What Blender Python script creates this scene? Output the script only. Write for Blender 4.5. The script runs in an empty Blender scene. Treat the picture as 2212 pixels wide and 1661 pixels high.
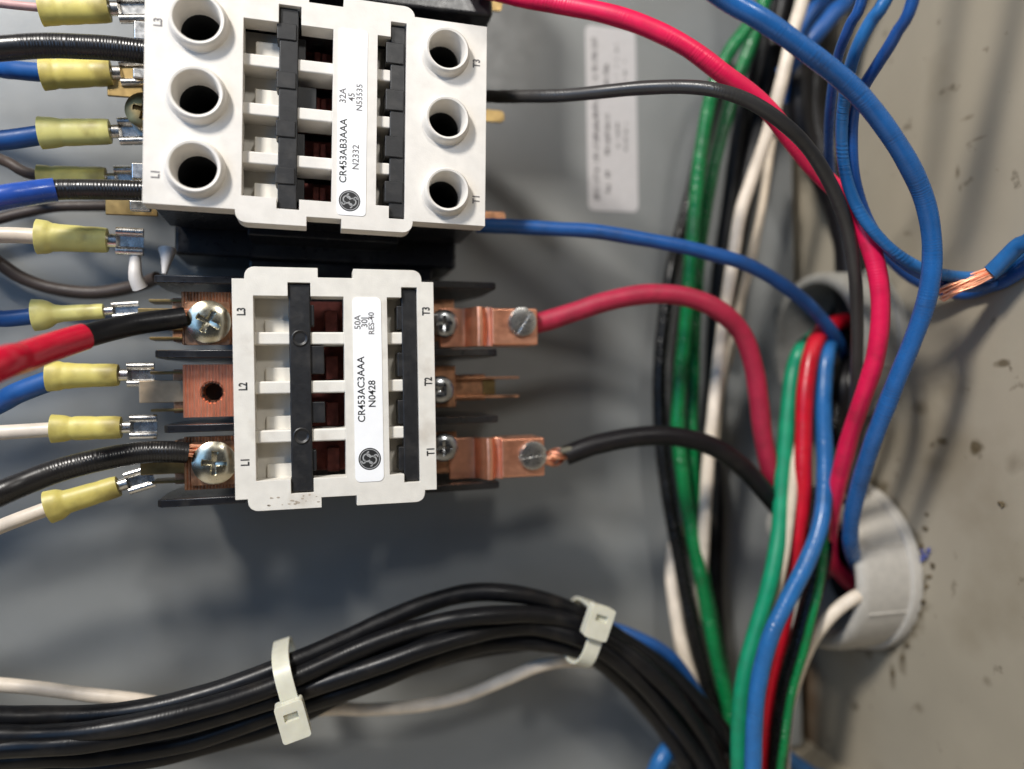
import bpy, bmesh, math, random
from mathutils import Vector
random.seed(7)
sc = bpy.context.scene
COL = sc.collection

# ------------------------------------------------------------------ frame
# panel coordinates in mm: x to the cabinet side wall, y up the panel, h out of the panel
def P(x, y, h): return Vector((x*.001, -h*.001, y*.001))
F, CX, CY = 1610., 1106., 830.5           # pinhole in the 2212 px wide view of the photograph
TH, RO, HC = math.radians(15), .017, 274.
fw = Vector((math.sin(TH), 0, -math.cos(TH))); r0 = Vector((math.cos(TH), 0, math.sin(TH))); u0 = Vector((0, 1, 0))
rt = r0*math.cos(RO) - u0*math.sin(RO); up = u0*math.cos(RO) + r0*math.sin(RO)
def ray(px, py): return fw + rt*((px-CX)/F) - up*((py-CY)/F)
def U(px, py, h):
    d = ray(px, py); t = (h-HC)/d.z; return (d.x*t, d.y*t, h)
def Wl(px, py, X):
    d = ray(px, py); t = X/d.x; return (X, d.y*t, HC + d.z*t)
def vmm(px, h):                            # view pixels per mm there
    d = ray(px, CY); return F/((h-HC)/d.z)

cam = bpy.data.cameras.new('camera'); co = bpy.data.objects.new('camera', cam); COL.objects.link(co)
def dirw(v): return Vector((v.x, -v.z, v.y))
from mathutils import Matrix
R, Up, B = dirw(rt), dirw(up), -dirw(fw)
M = Matrix(((R.x, Up.x, B.x, 0), (R.y, Up.y, B.y, 0), (R.z, Up.z, B.z, 0), (0, 0, 0, 1)))
M.translation = P(0, 0, HC); co.matrix_world = M
cam.sensor_width = 36; cam.lens = F/2212*36; cam.clip_start = .01; cam.clip_end = 20
cam.dof.use_dof = True; cam.dof.focus_distance = .207; cam.dof.aperture_fstop = 4.0
sc.camera = co

w = bpy.data.worlds.new('World'); sc.world = w; w.use_nodes = True
bg = w.node_tree.nodes['Background']; bg.inputs[0].default_value = (.80, .86, 1, 1); bg.inputs[1].default_value = .04
def lamp(name, pos, tgt, size, watts, col, sy=None):
    l = bpy.data.lights.new(name, 'AREA'); l.energy = watts; l.color = col; l.size = size
    if sy: l.shape = 'RECTANGLE'; l.size_y = sy
    o = bpy.data.objects.new(name, l); COL.objects.link(o); o.location = P(*pos)
    o.rotation_euler = (P(*tgt)-P(*pos)).to_track_quat('-Z', 'Y').to_euler()
lamp('ceiling_lamp', (-330, 500, 450), (40, 20, 0), .08, 8.4, (1, .955, .89), .12)
lamp('work_lamp', (170, 420, 640), (60, 20, 0), .07, 1.6, (1, .97, .92))
lamp('added_blue_fill', (-420, 160, 420), (-60, 40, 0), .45, 1.6, (.28, .55, 1))  # added blue fill that tints the panel; stands for no known window
sc.view_settings.view_transform = 'Standard'; sc.view_settings.look = 'None'
sc.view_settings.exposure = -.3; sc.view_settings.gamma = 1
sc.cycles.use_denoising = True

# ------------------------------------------------------------------ materials
def mat(name, c, rough=.5, metal=0, var=.12, vscale=300, bump=0, bscale=900, spec=.5, rough_var=.1, trans=0, sss=0, c2=None, c2amt=0, c2scale=60, c2lo=.52, c2hi=.7, coat=0):
    m = bpy.data.materials.new(name); m.use_nodes = True; nt = m.node_tree; N, L = nt.nodes, nt.links
    b = N['Principled BSDF']; tc = N.new('ShaderNodeTexCoord')
    def noise(s, d=4):
        n = N.new('ShaderNodeTexNoise'); n.inputs['Scale'].default_value = s; n.inputs['Detail'].default_value = d
        L.new(tc.outputs['Object'], n.inputs['Vector']); return n
    n = noise(vscale)
    rp = N.new('ShaderNodeMapRange'); rp.inputs[1].default_value = .3; rp.inputs[2].default_value = .7
    rp.inputs[3].default_value = 1-var; rp.inputs[4].default_value = 1+var; L.new(n.outputs[0], rp.inputs[0])
    mx = N.new('ShaderNodeMix'); mx.data_type = 'RGBA'; mx.blend_type = 'MULTIPLY'; mx.inputs[0].default_value = 1
    mx.inputs[6].default_value = (*c, 1); L.new(rp.outputs[0], mx.inputs[7]); out = mx.outputs[2]
    if c2:
        n2 = noise(c2scale, 6); r2 = N.new('ShaderNodeMapRange'); r2.inputs[1].default_value = c2lo; r2.inputs[2].default_value = c2hi
        r2.inputs[4].default_value = c2amt; L.new(n2.outputs[0], r2.inputs[0])
        m2 = N.new('ShaderNodeMix'); m2.data_type = 'RGBA'; L.new(r2.outputs[0], m2.inputs[0]); L.new(out, m2.inputs[6]); m2.inputs[7].default_value = (*c2, 1); out = m2.outputs[2]
    L.new(out, b.inputs['Base Color'])
    rr = N.new('ShaderNodeMapRange'); rr.inputs[3].default_value = max(.02, rough-rough_var); rr.inputs[4].default_value = rough+rough_var
    n3 = noise(vscale*2.3); L.new(n3.outputs[0], rr.inputs[0]); L.new(rr.outputs[0], b.inputs['Roughness'])
    b.inputs['Metallic'].default_value = metal; b.inputs['Specular IOR Level'].default_value = spec
    if trans: b.inputs['Transmission Weight'].default_value = trans
    if sss:
        b.inputs['Subsurface Weight'].default_value = sss; b.inputs['Subsurface Scale'].default_value = .002
        b.inputs['Subsurface Radius'].default_value = (1, .8, .4)
    if coat: b.inputs['Coat Weight'].default_value = coat; b.inputs['Coat Roughness'].default_value = .1
    if bump:
        nb = noise(bscale, 3); bp = N.new('ShaderNodeBump'); bp.inputs['Strength'].default_value = bump; bp.inputs['Distance'].default_value = .0003
        L.new(nb.outputs[0], bp.inputs['Height']); L.new(bp.outputs[0], b.inputs['Normal'])
    m['b'] = 1
    return m

def wire_mat(name, c, rough=.38, rib=.25, pitch=.8, slant=.5, dirt=.3, dirtc=(.03, .025, .02), spec=.45):
    """insulation: strand ridges telegraph through the jacket in patches; u runs along the wire in mm, v round it"""
    m = mat(name, c, rough, var=.14, vscale=160, rough_var=.16, spec=spec, c2=dirtc, c2amt=dirt, c2scale=110, c2lo=.55, c2hi=.75)
    nt = m.node_tree; N, L = nt.nodes, nt.links; b = N['Principled BSDF']
    uv = N.new('ShaderNodeUVMap'); sp = N.new('ShaderNodeSeparateXYZ'); L.new(uv.outputs[0], sp.inputs[0])
    a = N.new('ShaderNodeMath'); a.operation = 'MULTIPLY'; a.inputs[1].default_value = 2*math.pi/pitch; L.new(sp.outputs[0], a.inputs[0])
    v = N.new('ShaderNodeMath'); v.operation = 'MULTIPLY_ADD'; v.inputs[1].default_value = slant*2*math.pi*4; L.new(sp.outputs[1], v.inputs[0]); L.new(a.outputs[0], v.inputs[2])
    wn = N.new('ShaderNodeTexNoise'); wn.noise_dimensions = '1D'; wn.inputs['Scale'].default_value = .35; L.new(sp.outputs[0], wn.inputs['W'])
    wa = N.new('ShaderNodeMath'); wa.operation = 'MULTIPLY_ADD'; wa.inputs[1].default_value = 14; L.new(wn.outputs[0], wa.inputs[0]); L.new(v.outputs[0], wa.inputs[2])
    s = N.new('ShaderNodeMath'); s.operation = 'SINE'; L.new(wa.outputs[0], s.inputs[0])
    mk = N.new('ShaderNodeTexNoise'); mk.noise_dimensions = '1D'; mk.inputs['Scale'].default_value = .06; L.new(sp.outputs[0], mk.inputs['W'])
    mr = N.new('ShaderNodeMapRange'); mr.inputs[1].default_value = .45; mr.inputs[2].default_value = .66; L.new(mk.outputs[0], mr.inputs[0])
    h = N.new('ShaderNodeMath'); h.operation = 'MULTIPLY'; L.new(s.outputs[0], h.inputs[0]); L.new(mr.outputs[0], h.inputs[1])
    bp = N.new('ShaderNodeBump'); bp.inputs['Strength'].default_value = rib*.5; bp.inputs['Distance'].default_value = .00035
    L.new(h.outputs[0], bp.inputs['Height']); L.new(bp.outputs[0], b.inputs['Normal'])
    return m

CREAM = mat('cream_plastic', (.73, .69, .63), .42, var=.05, vscale=260, bump=.12, bscale=2500, c2=(.42, .36, .29), c2amt=.28, c2scale=70, c2lo=.60, c2hi=.8)
CREAM2 = mat('cream_plastic_scuffed', (.73, .695, .625), .45, var=.06, vscale=260, bump=.15, bscale=2500, c2=(.36, .29, .22), c2amt=.45, c2scale=90, c2lo=.60, c2hi=.78)
POCKET = mat('pale_inner_plastic', (.74, .70, .62), .5, var=.06)
BLACKP = mat('black_plastic', (.010, .010, .012), .30, var=.2, bump=.1, bscale=1800, c2=(.06, .055, .05), c2amt=.4, c2scale=140)
CARR = mat('black_carrier', (.010, .010, .011), .45, var=.25, bump=.1, bscale=2200, c2=(.05, .046, .042), c2amt=.4, c2scale=200)
MAROON = mat('dark_contact_copper', (.20, .055, .045), .5, metal=.6, var=.3, vscale=400, c2=(.04, .015, .012), c2amt=.7, c2scale=220)
COPPER = mat('copper', (.97, .46, .29), .36, metal=.92, var=.08, vscale=300, bump=.05, bscale=1200, c2=(.55, .17, .08), c2amt=.5, c2scale=60)
COPPERD = mat('tarnished_copper', (.62, .31, .17), .36, metal=.85, var=.2, vscale=500, bump=.2, bscale=1800, c2=(.10, .05, .03), c2amt=.8, c2scale=200)
BRASS = mat('brass', (.30, .21, .09), .38, metal=1, var=.2, c2=(.12, .08, .04), c2amt=.7, c2scale=160)
BRONZE = mat('dull_bronze', (.52, .40, .27), .42, metal=.8, var=.15)
TIN = mat('tin_plate', (.72, .71, .69), .26, metal=1, var=.15, c2=(.2, .17, .13), c2amt=.6, c2scale=160)
ZINC = mat('zinc_screw', (.62, .58, .46), .24, metal=1, var=.15, c2=(.25, .2, .1), c2amt=.5, c2scale=240)
STEEL = mat('bright_steel', (.66, .65, .63), .28, metal=1, var=.12, bump=.12, bscale=1600, c2=(.3, .28, .25), c2amt=.4, c2scale=200)
STEELD = mat('dark_steel', (.34, .35, .36), .22, metal=1, var=.2, c2=(.08, .07, .06), c2amt=.5, c2scale=220)
WHITEL = mat('white_label', (.93, .93, .93), .35, var=.02)
INK = mat('black_ink', (.015, .015, .015), .5)
INKG = mat('grey_ink', (.13, .12, .12), .6)
LOGOG = mat('logo_grey', (.40, .40, .40), .5)
NYLON = mat('natural_nylon', (.66, .64, .52), .4, var=.06, sss=.25)
YEL = mat('yellow_vinyl', (.62, .56, .19), .42, var=.08, vscale=120, sss=.2, c2=(.20, .14, .03), c2amt=.6, c2scale=110, c2lo=.60, c2hi=.78)
YEL2 = mat('aged_yellow_vinyl', (.60, .51, .14), .45, var=.1, vscale=120, sss=.2, c2=(.16, .11, .03), c2amt=.7, c2scale=90, c2lo=.55, c2hi=.75)
REDT = mat('red_tape', (.50, .008, .03), .22, var=.08)
BLUET = mat('blue_tape', (.02, .07, .33), .25, var=.1)
BUSH = mat('bushing_plastic', (.46, .43, .38), .5, var=.07, bump=.1, c2=(.12, .10, .07), c2amt=.6, c2scale=45, c2lo=.58, c2hi=.78)
BUSH2 = mat('shaded_grimy_bushing_plastic', (.30, .285, .25), .55, var=.1, bump=.1, c2=(.06, .05, .04), c2amt=.75, c2scale=40, c2lo=.50, c2hi=.72)  # darker bushing plastic: shade of the wires painted into the colour, plus grime
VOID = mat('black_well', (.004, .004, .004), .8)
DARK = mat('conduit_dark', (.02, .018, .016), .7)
DIRT = mat('dirt_crumb', (.10, .075, .04), .9, var=.4)
DIRTB = mat('blue_lint', (.08, .10, .32), .9)
PLATE = mat('grey_panel_paint', (.215, .222, .219), .33, var=.04, vscale=60, bump=.06, bscale=1200, c2=(.15, .14, .12), c2amt=.35, c2scale=16, c2lo=.5, c2hi=.75)
STICK = mat('sticker_paper', (.50, .48, .48), .5, var=.03)
WIRE = {}
for k, c, kw in [
    ('red', (.74, .010, .075), dict(rough=.40, rib=.25, pitch=.9)), ('dred', (.38, .016, .048), dict(rough=.5, rib=.12)),
    ('red2', (.52, .006, .02), dict(rough=.35, rib=.5, pitch=1.6)),
    ('blue', (.016, .105, .32), dict(rough=.27, rib=.3, pitch=.85, slant=.15)), ('blue2', (.010, .075, .26), dict(rough=.45, rib=.12)),
    ('lblue', (.018, .125, .34), dict(rough=.33, rib=.5, pitch=1.5)), ('tblue', (.014, .075, .27), dict(rough=.30, rib=.15)),
    ('green', (.003, .165, .045), dict(rough=.28, rib=1.0, pitch=2.4, dirt=.4)), ('teal', (.004, .24, .115), dict(rough=.42, rib=.15)),
    ('white', (.74, .64, .52), dict(rough=.42, rib=.15, dirt=.15)), ('cream', (.60, .50, .38), dict(rough=.45, rib=.3)),
    ('black', (.006, .006, .007), dict(spec=.28, rough=.36, rib=.07, pitch=1.2, dirt=.5)), ('blackr', (.014, .013, .013), dict(rough=.30, rib=.35, pitch=.75, slant=.1)),
    ('black2', (.007, .006, .007), dict(spec=.28, rough=.42, rib=.1)), ('blackt', (.008, .008, .008), dict(spec=.28, rough=.26, rib=.7, pitch=2.0, dirt=.5)),
    ('grey', (.045, .042, .04), dict(rough=.36, rib=.25, pitch=.9, slant=.1)), ('brown', (.05, .035, .028), dict(rough=.5)),
    ('pink', (.55, .32, .30), dict(rough=.5))]:
    WIRE[k] = wire_mat('wire_'+k, c, **kw)

XW = 207.
BU = [(14.0, 24.0, 28.0, 19.0), (-72.5, 25.0, 31.0, 24.0)]     # bushings: centre y, h, radius, length
def wall_mat():
    m = mat('beige_cabinet_paint', (.36, .315, .24), .42, var=.05, vscale=40, bump=.08, bscale=900, c2=(.16, .125, .075), c2amt=.55, c2scale=20, c2lo=.56, c2hi=.74)
    nt = m.node_tree; N, L = nt.nodes, nt.links; b = N['Principled BSDF']; tc = [n for n in N if n.type == 'TEX_COORD'][0]
    src = b.inputs['Base Color'].links[0].from_socket
    # grime specks
    n = N.new('ShaderNodeTexNoise'); n.inputs['Scale'].default_value = 120; n.inputs['Detail'].default_value = 5; L.new(tc.outputs['Object'], n.inputs['Vector'])
    r = N.new('ShaderNodeMapRange'); r.inputs[1].default_value = .66; r.inputs[2].default_value = .74; r.inputs[4].default_value = .8; L.new(n.outputs[0], r.inputs[0])
    m2 = N.new('ShaderNodeMix'); m2.data_type = 'RGBA'; L.new(r.outputs[0], m2.inputs[0]); L.new(src, m2.inputs[6]); m2.inputs[7].default_value = (.07, .05, .025, 1)
    # smeared spots and a grime ring round the lower bushing
    sy = N.new('ShaderNodeSeparateXYZ'); L.new(tc.outputs['Object'], sy.inputs[0])
    wn = N.new('ShaderNodeTexNoise'); wn.inputs['Scale'].default_value = 160; wn.inputs['Detail'].default_value = 6; L.new(tc.outputs['Object'], wn.inputs['Vector'])
    def M_(op, x, y=None, z=None):
        n_ = N.new('ShaderNodeMath'); n_.operation = op
        for k_, v_ in enumerate((x, y, z)):
            if v_ is None: continue
            if isinstance(v_, (int, float)): n_.inputs[k_].default_value = v_
            else: L.new(v_, n_.inputs[k_])
        return n_.outputs[0]
    def spot(px, py, ry, rh, edge=.5, amt=.85):
        q = Wl(px, py, XW); a_ = M_('MULTIPLY', M_('ADD', sy.outputs[2], -q[1]*.001), 1000/ry); b_ = M_('MULTIPLY', M_('ADD', sy.outputs[1], q[2]*.001), 1000/rh)
        d_ = M_('SQRT', M_('ADD', M_('MULTIPLY', a_, a_), M_('MULTIPLY', b_, b_)))
        d_ = M_('ADD', d_, M_('MULTIPLY_ADD', wn.outputs[0], 2.4, -1.2))
        mr_ = N.new('ShaderNodeMapRange'); mr_.inputs[1].default_value = 1+edge*.3; mr_.inputs[2].default_value = 1-edge; mr_.inputs[3].default_value = 0; mr_.inputs[4].default_value = amt; L.new(d_, mr_.inputs[0]); return mr_.outputs[0]
    tot = spot(2108, 965, 2.6, 3.0)
    for a_ in [(2035, 955, 1.6, 3), (2165, 1090, 1.2, 2.2, .5, .6), (2090, 255, .8, 2.6, .9, .6), (2068, 372, 2.2, .9, .9, .7), (2112, 300, .5, 3.2, .9, .5), (1985, 880, 2.5, 4, .9, .7), (2015, 1000, 3, 6, 1, .4), (1950, 1425, 4, 2, .8, .8), (1928, 1460, 4, 1.4, .8, .7), (2040, 840, 7, 9, 1, .3), (2190, 1000, 3, 3, 1, .4), (2130, 1470, 1.5, 2, .9, .4), (1985, 1530, 1.6, 2, .9, .5), (2165, 785, 1.3, 2.6, .5, .8)]: tot = M_('MAXIMUM', tot, spot(*a_))
    b2 = BU[1]; a_ = M_('MULTIPLY_ADD', sy.outputs[2], 1000, -b2[0]); c_ = M_('MULTIPLY_ADD', sy.outputs[1], 1000, b2[1])
    rd = M_('SQRT', M_('ADD', M_('MULTIPLY', a_, a_), M_('MULTIPLY', c_, c_))); rd = M_('ADD', rd, M_('MULTIPLY_ADD', wn.outputs[0], 16, -8))
    mr_ = N.new('ShaderNodeMapRange'); mr_.inputs[1].default_value = b2[2]+5; mr_.inputs[2].default_value = b2[2]+1; mr_.inputs[3].default_value = 0; mr_.inputs[4].default_value = .8; L.new(rd, mr_.inputs[0])
    tot = M_('MAXIMUM', tot, mr_.outputs[0])
    m4 = N.new('ShaderNodeMix'); m4.data_type = 'RGBA'; L.new(tot, m4.inputs[0]); L.new(m2.outputs[2], m4.inputs[6]); m4.inputs[7].default_value = (.085, .062, .03, 1); m2 = m4
    # rust creeping out of the seam by the back sheet
    g = N.new('ShaderNodeSeparateXYZ'); L.new(tc.outputs['Object'], g.inputs[0])
    n2 = N.new('ShaderNodeTexNoise'); n2.inputs['Scale'].default_value = 55; L.new(tc.outputs['Object'], n2.inputs['Vector'])
    a = N.new('ShaderNodeMath'); a.operation = 'MULTIPLY_ADD'; a.inputs[1].default_value = .03; L.new(n2.outputs[0], a.inputs[0]); L.new(g.outputs[1], a.inputs[2])
    r3 = N.new('ShaderNodeMapRange'); r3.inputs[1].default_value = .012; r3.inputs[2].default_value = .024; r3.inputs[4].default_value = .8; L.new(a.outputs[0], r3.inputs[0])
    r4 = N.new('ShaderNodeMapRange'); r4.inputs[1].default_value = -.095; r4.inputs[2].default_value = -.125; L.new(g.outputs[2], r4.inputs[0])
    ml = N.new('ShaderNodeMath'); ml.operation = 'MULTIPLY'; L.new(r3.outputs[0], ml.inputs[0]); L.new(r4.outputs[0], ml.inputs[1])
    m3 = N.new('ShaderNodeMix'); m3.data_type = 'RGBA'; L.new(ml.outputs[0], m3.inputs[0]); L.new(m2.outputs[2], m3.inputs[6]); m3.inputs[7].default_value = (.11, .055, .025, 1)
    L.new(m3.outputs[2], b.inputs['Base Color'])
    return m
WALL = wall_mat()

# ------------------------------------------------------------------ geometry
def circle(cx, cy, r, n=32): return [(cx+r*math.cos(2*math.pi*i/n), cy+r*math.sin(2*math.pi*i/n)) for i in range(n)]
def rrect(x0, x1, y0, y1, r, n=5):
    o = []
    for (cx, cy, a) in ((x1-r, y1-r, 0), (x0+r, y1-r, 90), (x0+r, y0+r, 180), (x1-r, y0+r, 270)):
        for i in range(n+1):
            t = math.radians(a+90*i/n); o.append((cx+r*math.cos(t), cy+r*math.sin(t)))
    return o
def spline(pts, step=1.6):
    pts = [Vector(p) for p in pts]
    if len(pts) == 2: pts = [pts[0], pts[0].lerp(pts[1], .5), pts[1]]
    q = [pts[0]*2-pts[1]] + pts + [pts[-1]*2-pts[-2]]; out = []
    for i in range(1, len(q)-2):
        a, b, c, d = q[i-1:i+3]; n = max(2, int((c-b).length/step))
        for k in range(n):
            t = k/n
            out.append(.5*((2*b)+(c-a)*t+(2*a-5*b+4*c-d)*t*t+(3*b-a-3*c+d)*t**3))
    out.append(pts[-1]); return out

class G:
    def __init__(s): s.v = []; s.f = []; s.uv = []
    def add(s, v, f, uv=None):
        o = len(s.v); s.v += [tuple(p) for p in v]; s.f += [tuple(i+o for i in q) for q in f]
        s.uv += uv if uv else [None]*len(f); return s
    def box(s, x0, x1, y0, y1, h0, h1):
        v = [(x, y, h) for h in (h0, h1) for y in (y0, y1) for x in (x0, x1)]
        return s.add(v, [(0, 2, 3, 1), (4, 5, 7, 6), (0, 1, 5, 4), (2, 6, 7, 3), (0, 4, 6, 2), (1, 3, 7, 5)])
    def plate(s, outer, holes, h0, h1):
        bm = bmesh.new(); ed = []
        for lp in [outer]+holes:
            vs = [bm.verts.new((p[0], p[1], h0)) for p in lp]
            ed += [bm.edges.new((vs[i], vs[(i+1) % len(vs)])) for i in range(len(vs))]
        bmesh.ops.triangle_fill(bm, use_beauty=True, use_dissolve=False, edges=ed)
        r = bmesh.ops.extrude_face_region(bm, geom=bm.faces[:])
        for e in r['geom']:
            if isinstance(e, bmesh.types.BMVert): e.co.z = h1
        bmesh.ops.recalc_face_normals(bm, faces=bm.faces[:]); bm.verts.index_update()
        s.add([tuple(v.co) for v in bm.verts], [tuple(v.index for v in f.verts) for f in bm.faces]); bm.free(); return s
    def tube(s, path, r, n=14, cap=True, ax=None, flat=1.0):
        """r: number or function of 0..1; flat squashes across ax"""
        p = [Vector(q) for q in path]; m = len(p); T = [(p[min(i+1, m-1)]-p[max(i-1, 0)]).normalized() for i in range(m)]
        a = Vector((0, 0, 1)) if abs(T[0].z) < .9 else Vector((0, 1, 0)); nn = (a-T[0]*a.dot(T[0])).normalized()
        v = []; L = 0; Ls = []
        for i in range(m):
            if i: L += (p[i]-p[i-1]).length; nn = (nn-T[i]*nn.dot(T[i])).normalized()
            Ls.append(L); b = T[i].cross(nn)
            rr = r(i/(m-1)) if callable(r) else r
            for k in range(n):
                t = 2*math.pi*k/n; v.append(p[i]+(nn*math.cos(t)*flat+b*math.sin(t))*rr)
        f = []; uv = []
        for i in range(m-1):
            for k in range(n):
                k2 = (k+1) % n; f.append((i*n+k, i*n+k2, (i+1)*n+k2, (i+1)*n+k))
                uv.append([(Ls[i], k/n), (Ls[i], (k+1)/n), (Ls[i+1], (k+1)/n), (Ls[i+1], k/n)])
        if cap: f += [tuple(range(n))[::-1], tuple((m-1)*n+k for k in range(n))]; uv += [None, None]
        return s.add(v, f, uv)
    def lathe(s, prof, c, axis='h', n=36, close=False):
        """prof: (along, radius) pairs from c along the axis"""
        v = []; m = len(prof)
        for (a, r) in prof:
            for k in range(n):
                t = 2*math.pi*k/n; x, y = r*math.cos(t), r*math.sin(t)
                v.append((c[0]+x, c[1]+y, c[2]+a) if axis == 'h' else (c[0]+a, c[1]+x, c[2]+y))
        f = [(i*n+k, i*n+(k+1) % n, (i+1)*n+(k+1) % n, (i+1)*n+k) for i in range(m-1) for k in range(n)]
        if close: f += [tuple((m-1)*n+k for k in range(n))]
        if close == 2: f += [tuple(range(n))[::-1]]
        return s.add(v, f)
    def head(s, c, Rr, fn, nr=28, n=64, skirt=3):
        v = [(c[0], c[1], c[2]+fn(0, 0))]; f = []
        for i in range(1, nr+1):
            r = Rr*(i/nr)**.8
            for k in range(n):
                t = 2*math.pi*k/n; x, y = r*math.cos(t), r*math.sin(t); v.append((c[0]+x, c[1]+y, c[2]+fn(x, y)))
        for k in range(n): v.append((c[0]+Rr*math.cos(2*math.pi*k/n), c[1]+Rr*math.sin(2*math.pi*k/n), c[2]-skirt))
        for k in range(n): f.append((0, 1+k, 1+(k+1) % n))
        for i in range(nr):
            for k in range(n):
                a, b = 1+i*n+k, 1+i*n+(k+1) % n; f.append((a, a+n, b+n, b))
        return s.add(v, f)
    def hf(s, x0, x1, y0, y1, nx, ny, fn, base):
        v = []; f = []
        for j in range(ny+1):
            for i in range(nx+1):
                x, y = x0+(x1-x0)*i/nx, y0+(y1-y0)*j/ny
                e = i in (0, nx) or j in (0, ny); v.append((x, y, fn(x, y)))
        for j in range(ny):
            for i in range(nx):
                a = j*(nx+1)+i; f.append((a, a+1, a+nx+2, a+nx+1))
        s.add(v, f); s.box(x0+.02, x1-.02, y0+.02, y1-.02, base-4, base-3) if base < 39.5 and nx > 80 else s.box(x0+.02, x1-.02, y0+.02, y1-.02, base, fn(x0+.01, y0+.01)-.25); return s
    def map(s, fn): s.v = [fn(*p) for p in s.v]; return s

def root_of(o):
    while o.parent: o = o.parent
    return o
def mesh(name, g, m, base, bevel=0, smooth=True, ang=40):
    me = bpy.data.meshes.new(name); b = P(*base)
    me.from_pydata([P(*p)-b for p in g.v], [], g.f)
    bm = bmesh.new(); bm.from_mesh(me); bmesh.ops.recalc_face_normals(bm, faces=bm.faces[:]); bm.to_mesh(me); bm.free()
    if any(g.uv):
        ul = me.uv_layers.new(name='UVMap'); lk = {}
        for q, u in zip(g.f, g.uv):
            if u: lk[frozenset(q)] = dict(zip(q, u))
        for pl in me.polygons:
            d = lk.get(frozenset(pl.vertices))
            if d:
                for li in pl.loop_indices: ul.data[li].uv = d[me.loops[li].vertex_index]
    if smooth:
        me.shade_smooth(); me.set_sharp_from_angle(angle=math.radians(ang))
    me.materials.append(m)
    o = bpy.data.objects.new(name, me); COL.objects.link(o)
    if bevel:
        md = o.modifiers.new('bevel', 'BEVEL'); md.width = bevel*.001; md.segments = 2; md.limit_method = 'ANGLE'; md.angle_limit = math.radians(50); md.harden_normals = True
    return o
def thing(name, label, cat, base, group=None):
    o = bpy.data.objects.new(name, None); COL.objects.link(o); o.location = P(*base); o.empty_display_size = .005
    o['label'] = label; o['category'] = cat; o['base'] = list(base)
    if group: o['group'] = group
    return o
def part(name, g, m, parent, bevel=0, label=None, **k):
    o = mesh(name, g, m, tuple(root_of(parent)['base']), bevel, **k); o.parent = parent
    if label: o['label'] = label
    return o
def solo(name, g, m, label, cat, base, group=None, bevel=0, kind=None, **k):
    o = mesh(name, g, m, base, bevel, **k); o.location = P(*base); o['base'] = list(base)
    if label: o['label'] = label
    if cat: o['category'] = cat
    if group: o['group'] = group
    if kind: o['kind'] = kind
    return o
def text(name, s, c, size, m, parent, rot=90, fn=None, squeeze=1, bold=.012):
    cu = bpy.data.curves.new('t', 'FONT'); cu.body = s; cu.size = 1; cu.align_x = 'CENTER'; cu.align_y = 'CENTER'; cu.resolution_u = 3; cu.extrude = .01; cu.offset = bold
    ob = bpy.data.objects.new('t', cu); COL.objects.link(ob); bpy.context.view_layer.update()
    me = bpy.data.meshes.new_from_object(ob.evaluated_get(bpy.context.evaluated_depsgraph_get()))
    g = G(); a = math.radians(rot); ca, sa = math.cos(a), math.sin(a); v = []
    for p in me.vertices:
        x, y = p.co.x*size*squeeze, p.co.y*size
        v.append((c[0]+x*ca-y*sa, c[1]+x*sa+y*ca, c[2]+p.co.z*2))
    g.add(v, [tuple(q.vertices) for q in me.polygons])
    if fn: g.map(fn)
    bpy.data.objects.remove(ob); bpy.data.meshes.remove(me)
    return part(name, g, m, parent, smooth=False)

def pts3(pts):
    out = []
    for p in pts:
        q = Wl(*p[:2], float(p[2][1:])) if isinstance(p[2], str) else U(*p)
        out.append(q)
    # runs that leave the picture carry on beyond its edge
    outside = lambda p: not isinstance(p[2], str) and not (-2 < p[0] < 2214 and -2 < p[1] < 1663) and not (300 < p[0] < 1200 and p[1] < 0)
    def beyond(a, b):
        a, b = Vector(a), Vector(b); d = a-b; d.z *= .3
        if a.x > 150: d = Vector((min(d.x, 0), d.y, d.z+abs(d.x)*1.2))     # keep off the side wall
        d.normalize(); return [tuple(a+d*40), tuple(a+d*80)]
    if outside(pts[0]): out = beyond(out[0], out[1])[::-1] + out
    if outside(pts[-1]): out = out + beyond(out[-1], out[-2])
    return out
XW = 207.
def wire(label, m, pts, rv, group=None, name='wire', cat='wire', r=None):
    """rv: half width in view pixels at the middle point"""
    q = pts3(pts)
    mid = pts[len(pts)//2]; hm = mid[2] if not isinstance(mid[2], str) else q[len(q)//2][2]
    rad = r or rv/vmm(mid[0], hm)
    lim = XW-rad-.3
    q = [(min(x, lim) if i < len(q)-1 else x, y, max(h, rad+.1 if x < 198.5 else rad-11.5)) for i, (x, y, h) in enumerate(q)]
    sp = spline(q); a1, a2, a3 = [random.uniform(0, 6.28) for _ in range(3)]; n_ = len(sp)
    sp = [v+Vector((0, math.sin(i*.16+a1)*.16+math.sin(i*.37+a2)*.07, math.sin(i*.19+a3)*.15)) if 3 < i < n_-3 else v for i, v in enumerate(sp)]
    g = G().tube(sp, lambda z: rad*(1+.018*math.sin(z*n_*.31+a2)+.012*math.sin(z*n_*.73+a1)))
    return solo(name, g, WIRE[m] if isinstance(m, str) else m, label, cat, q[0], group)

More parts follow.
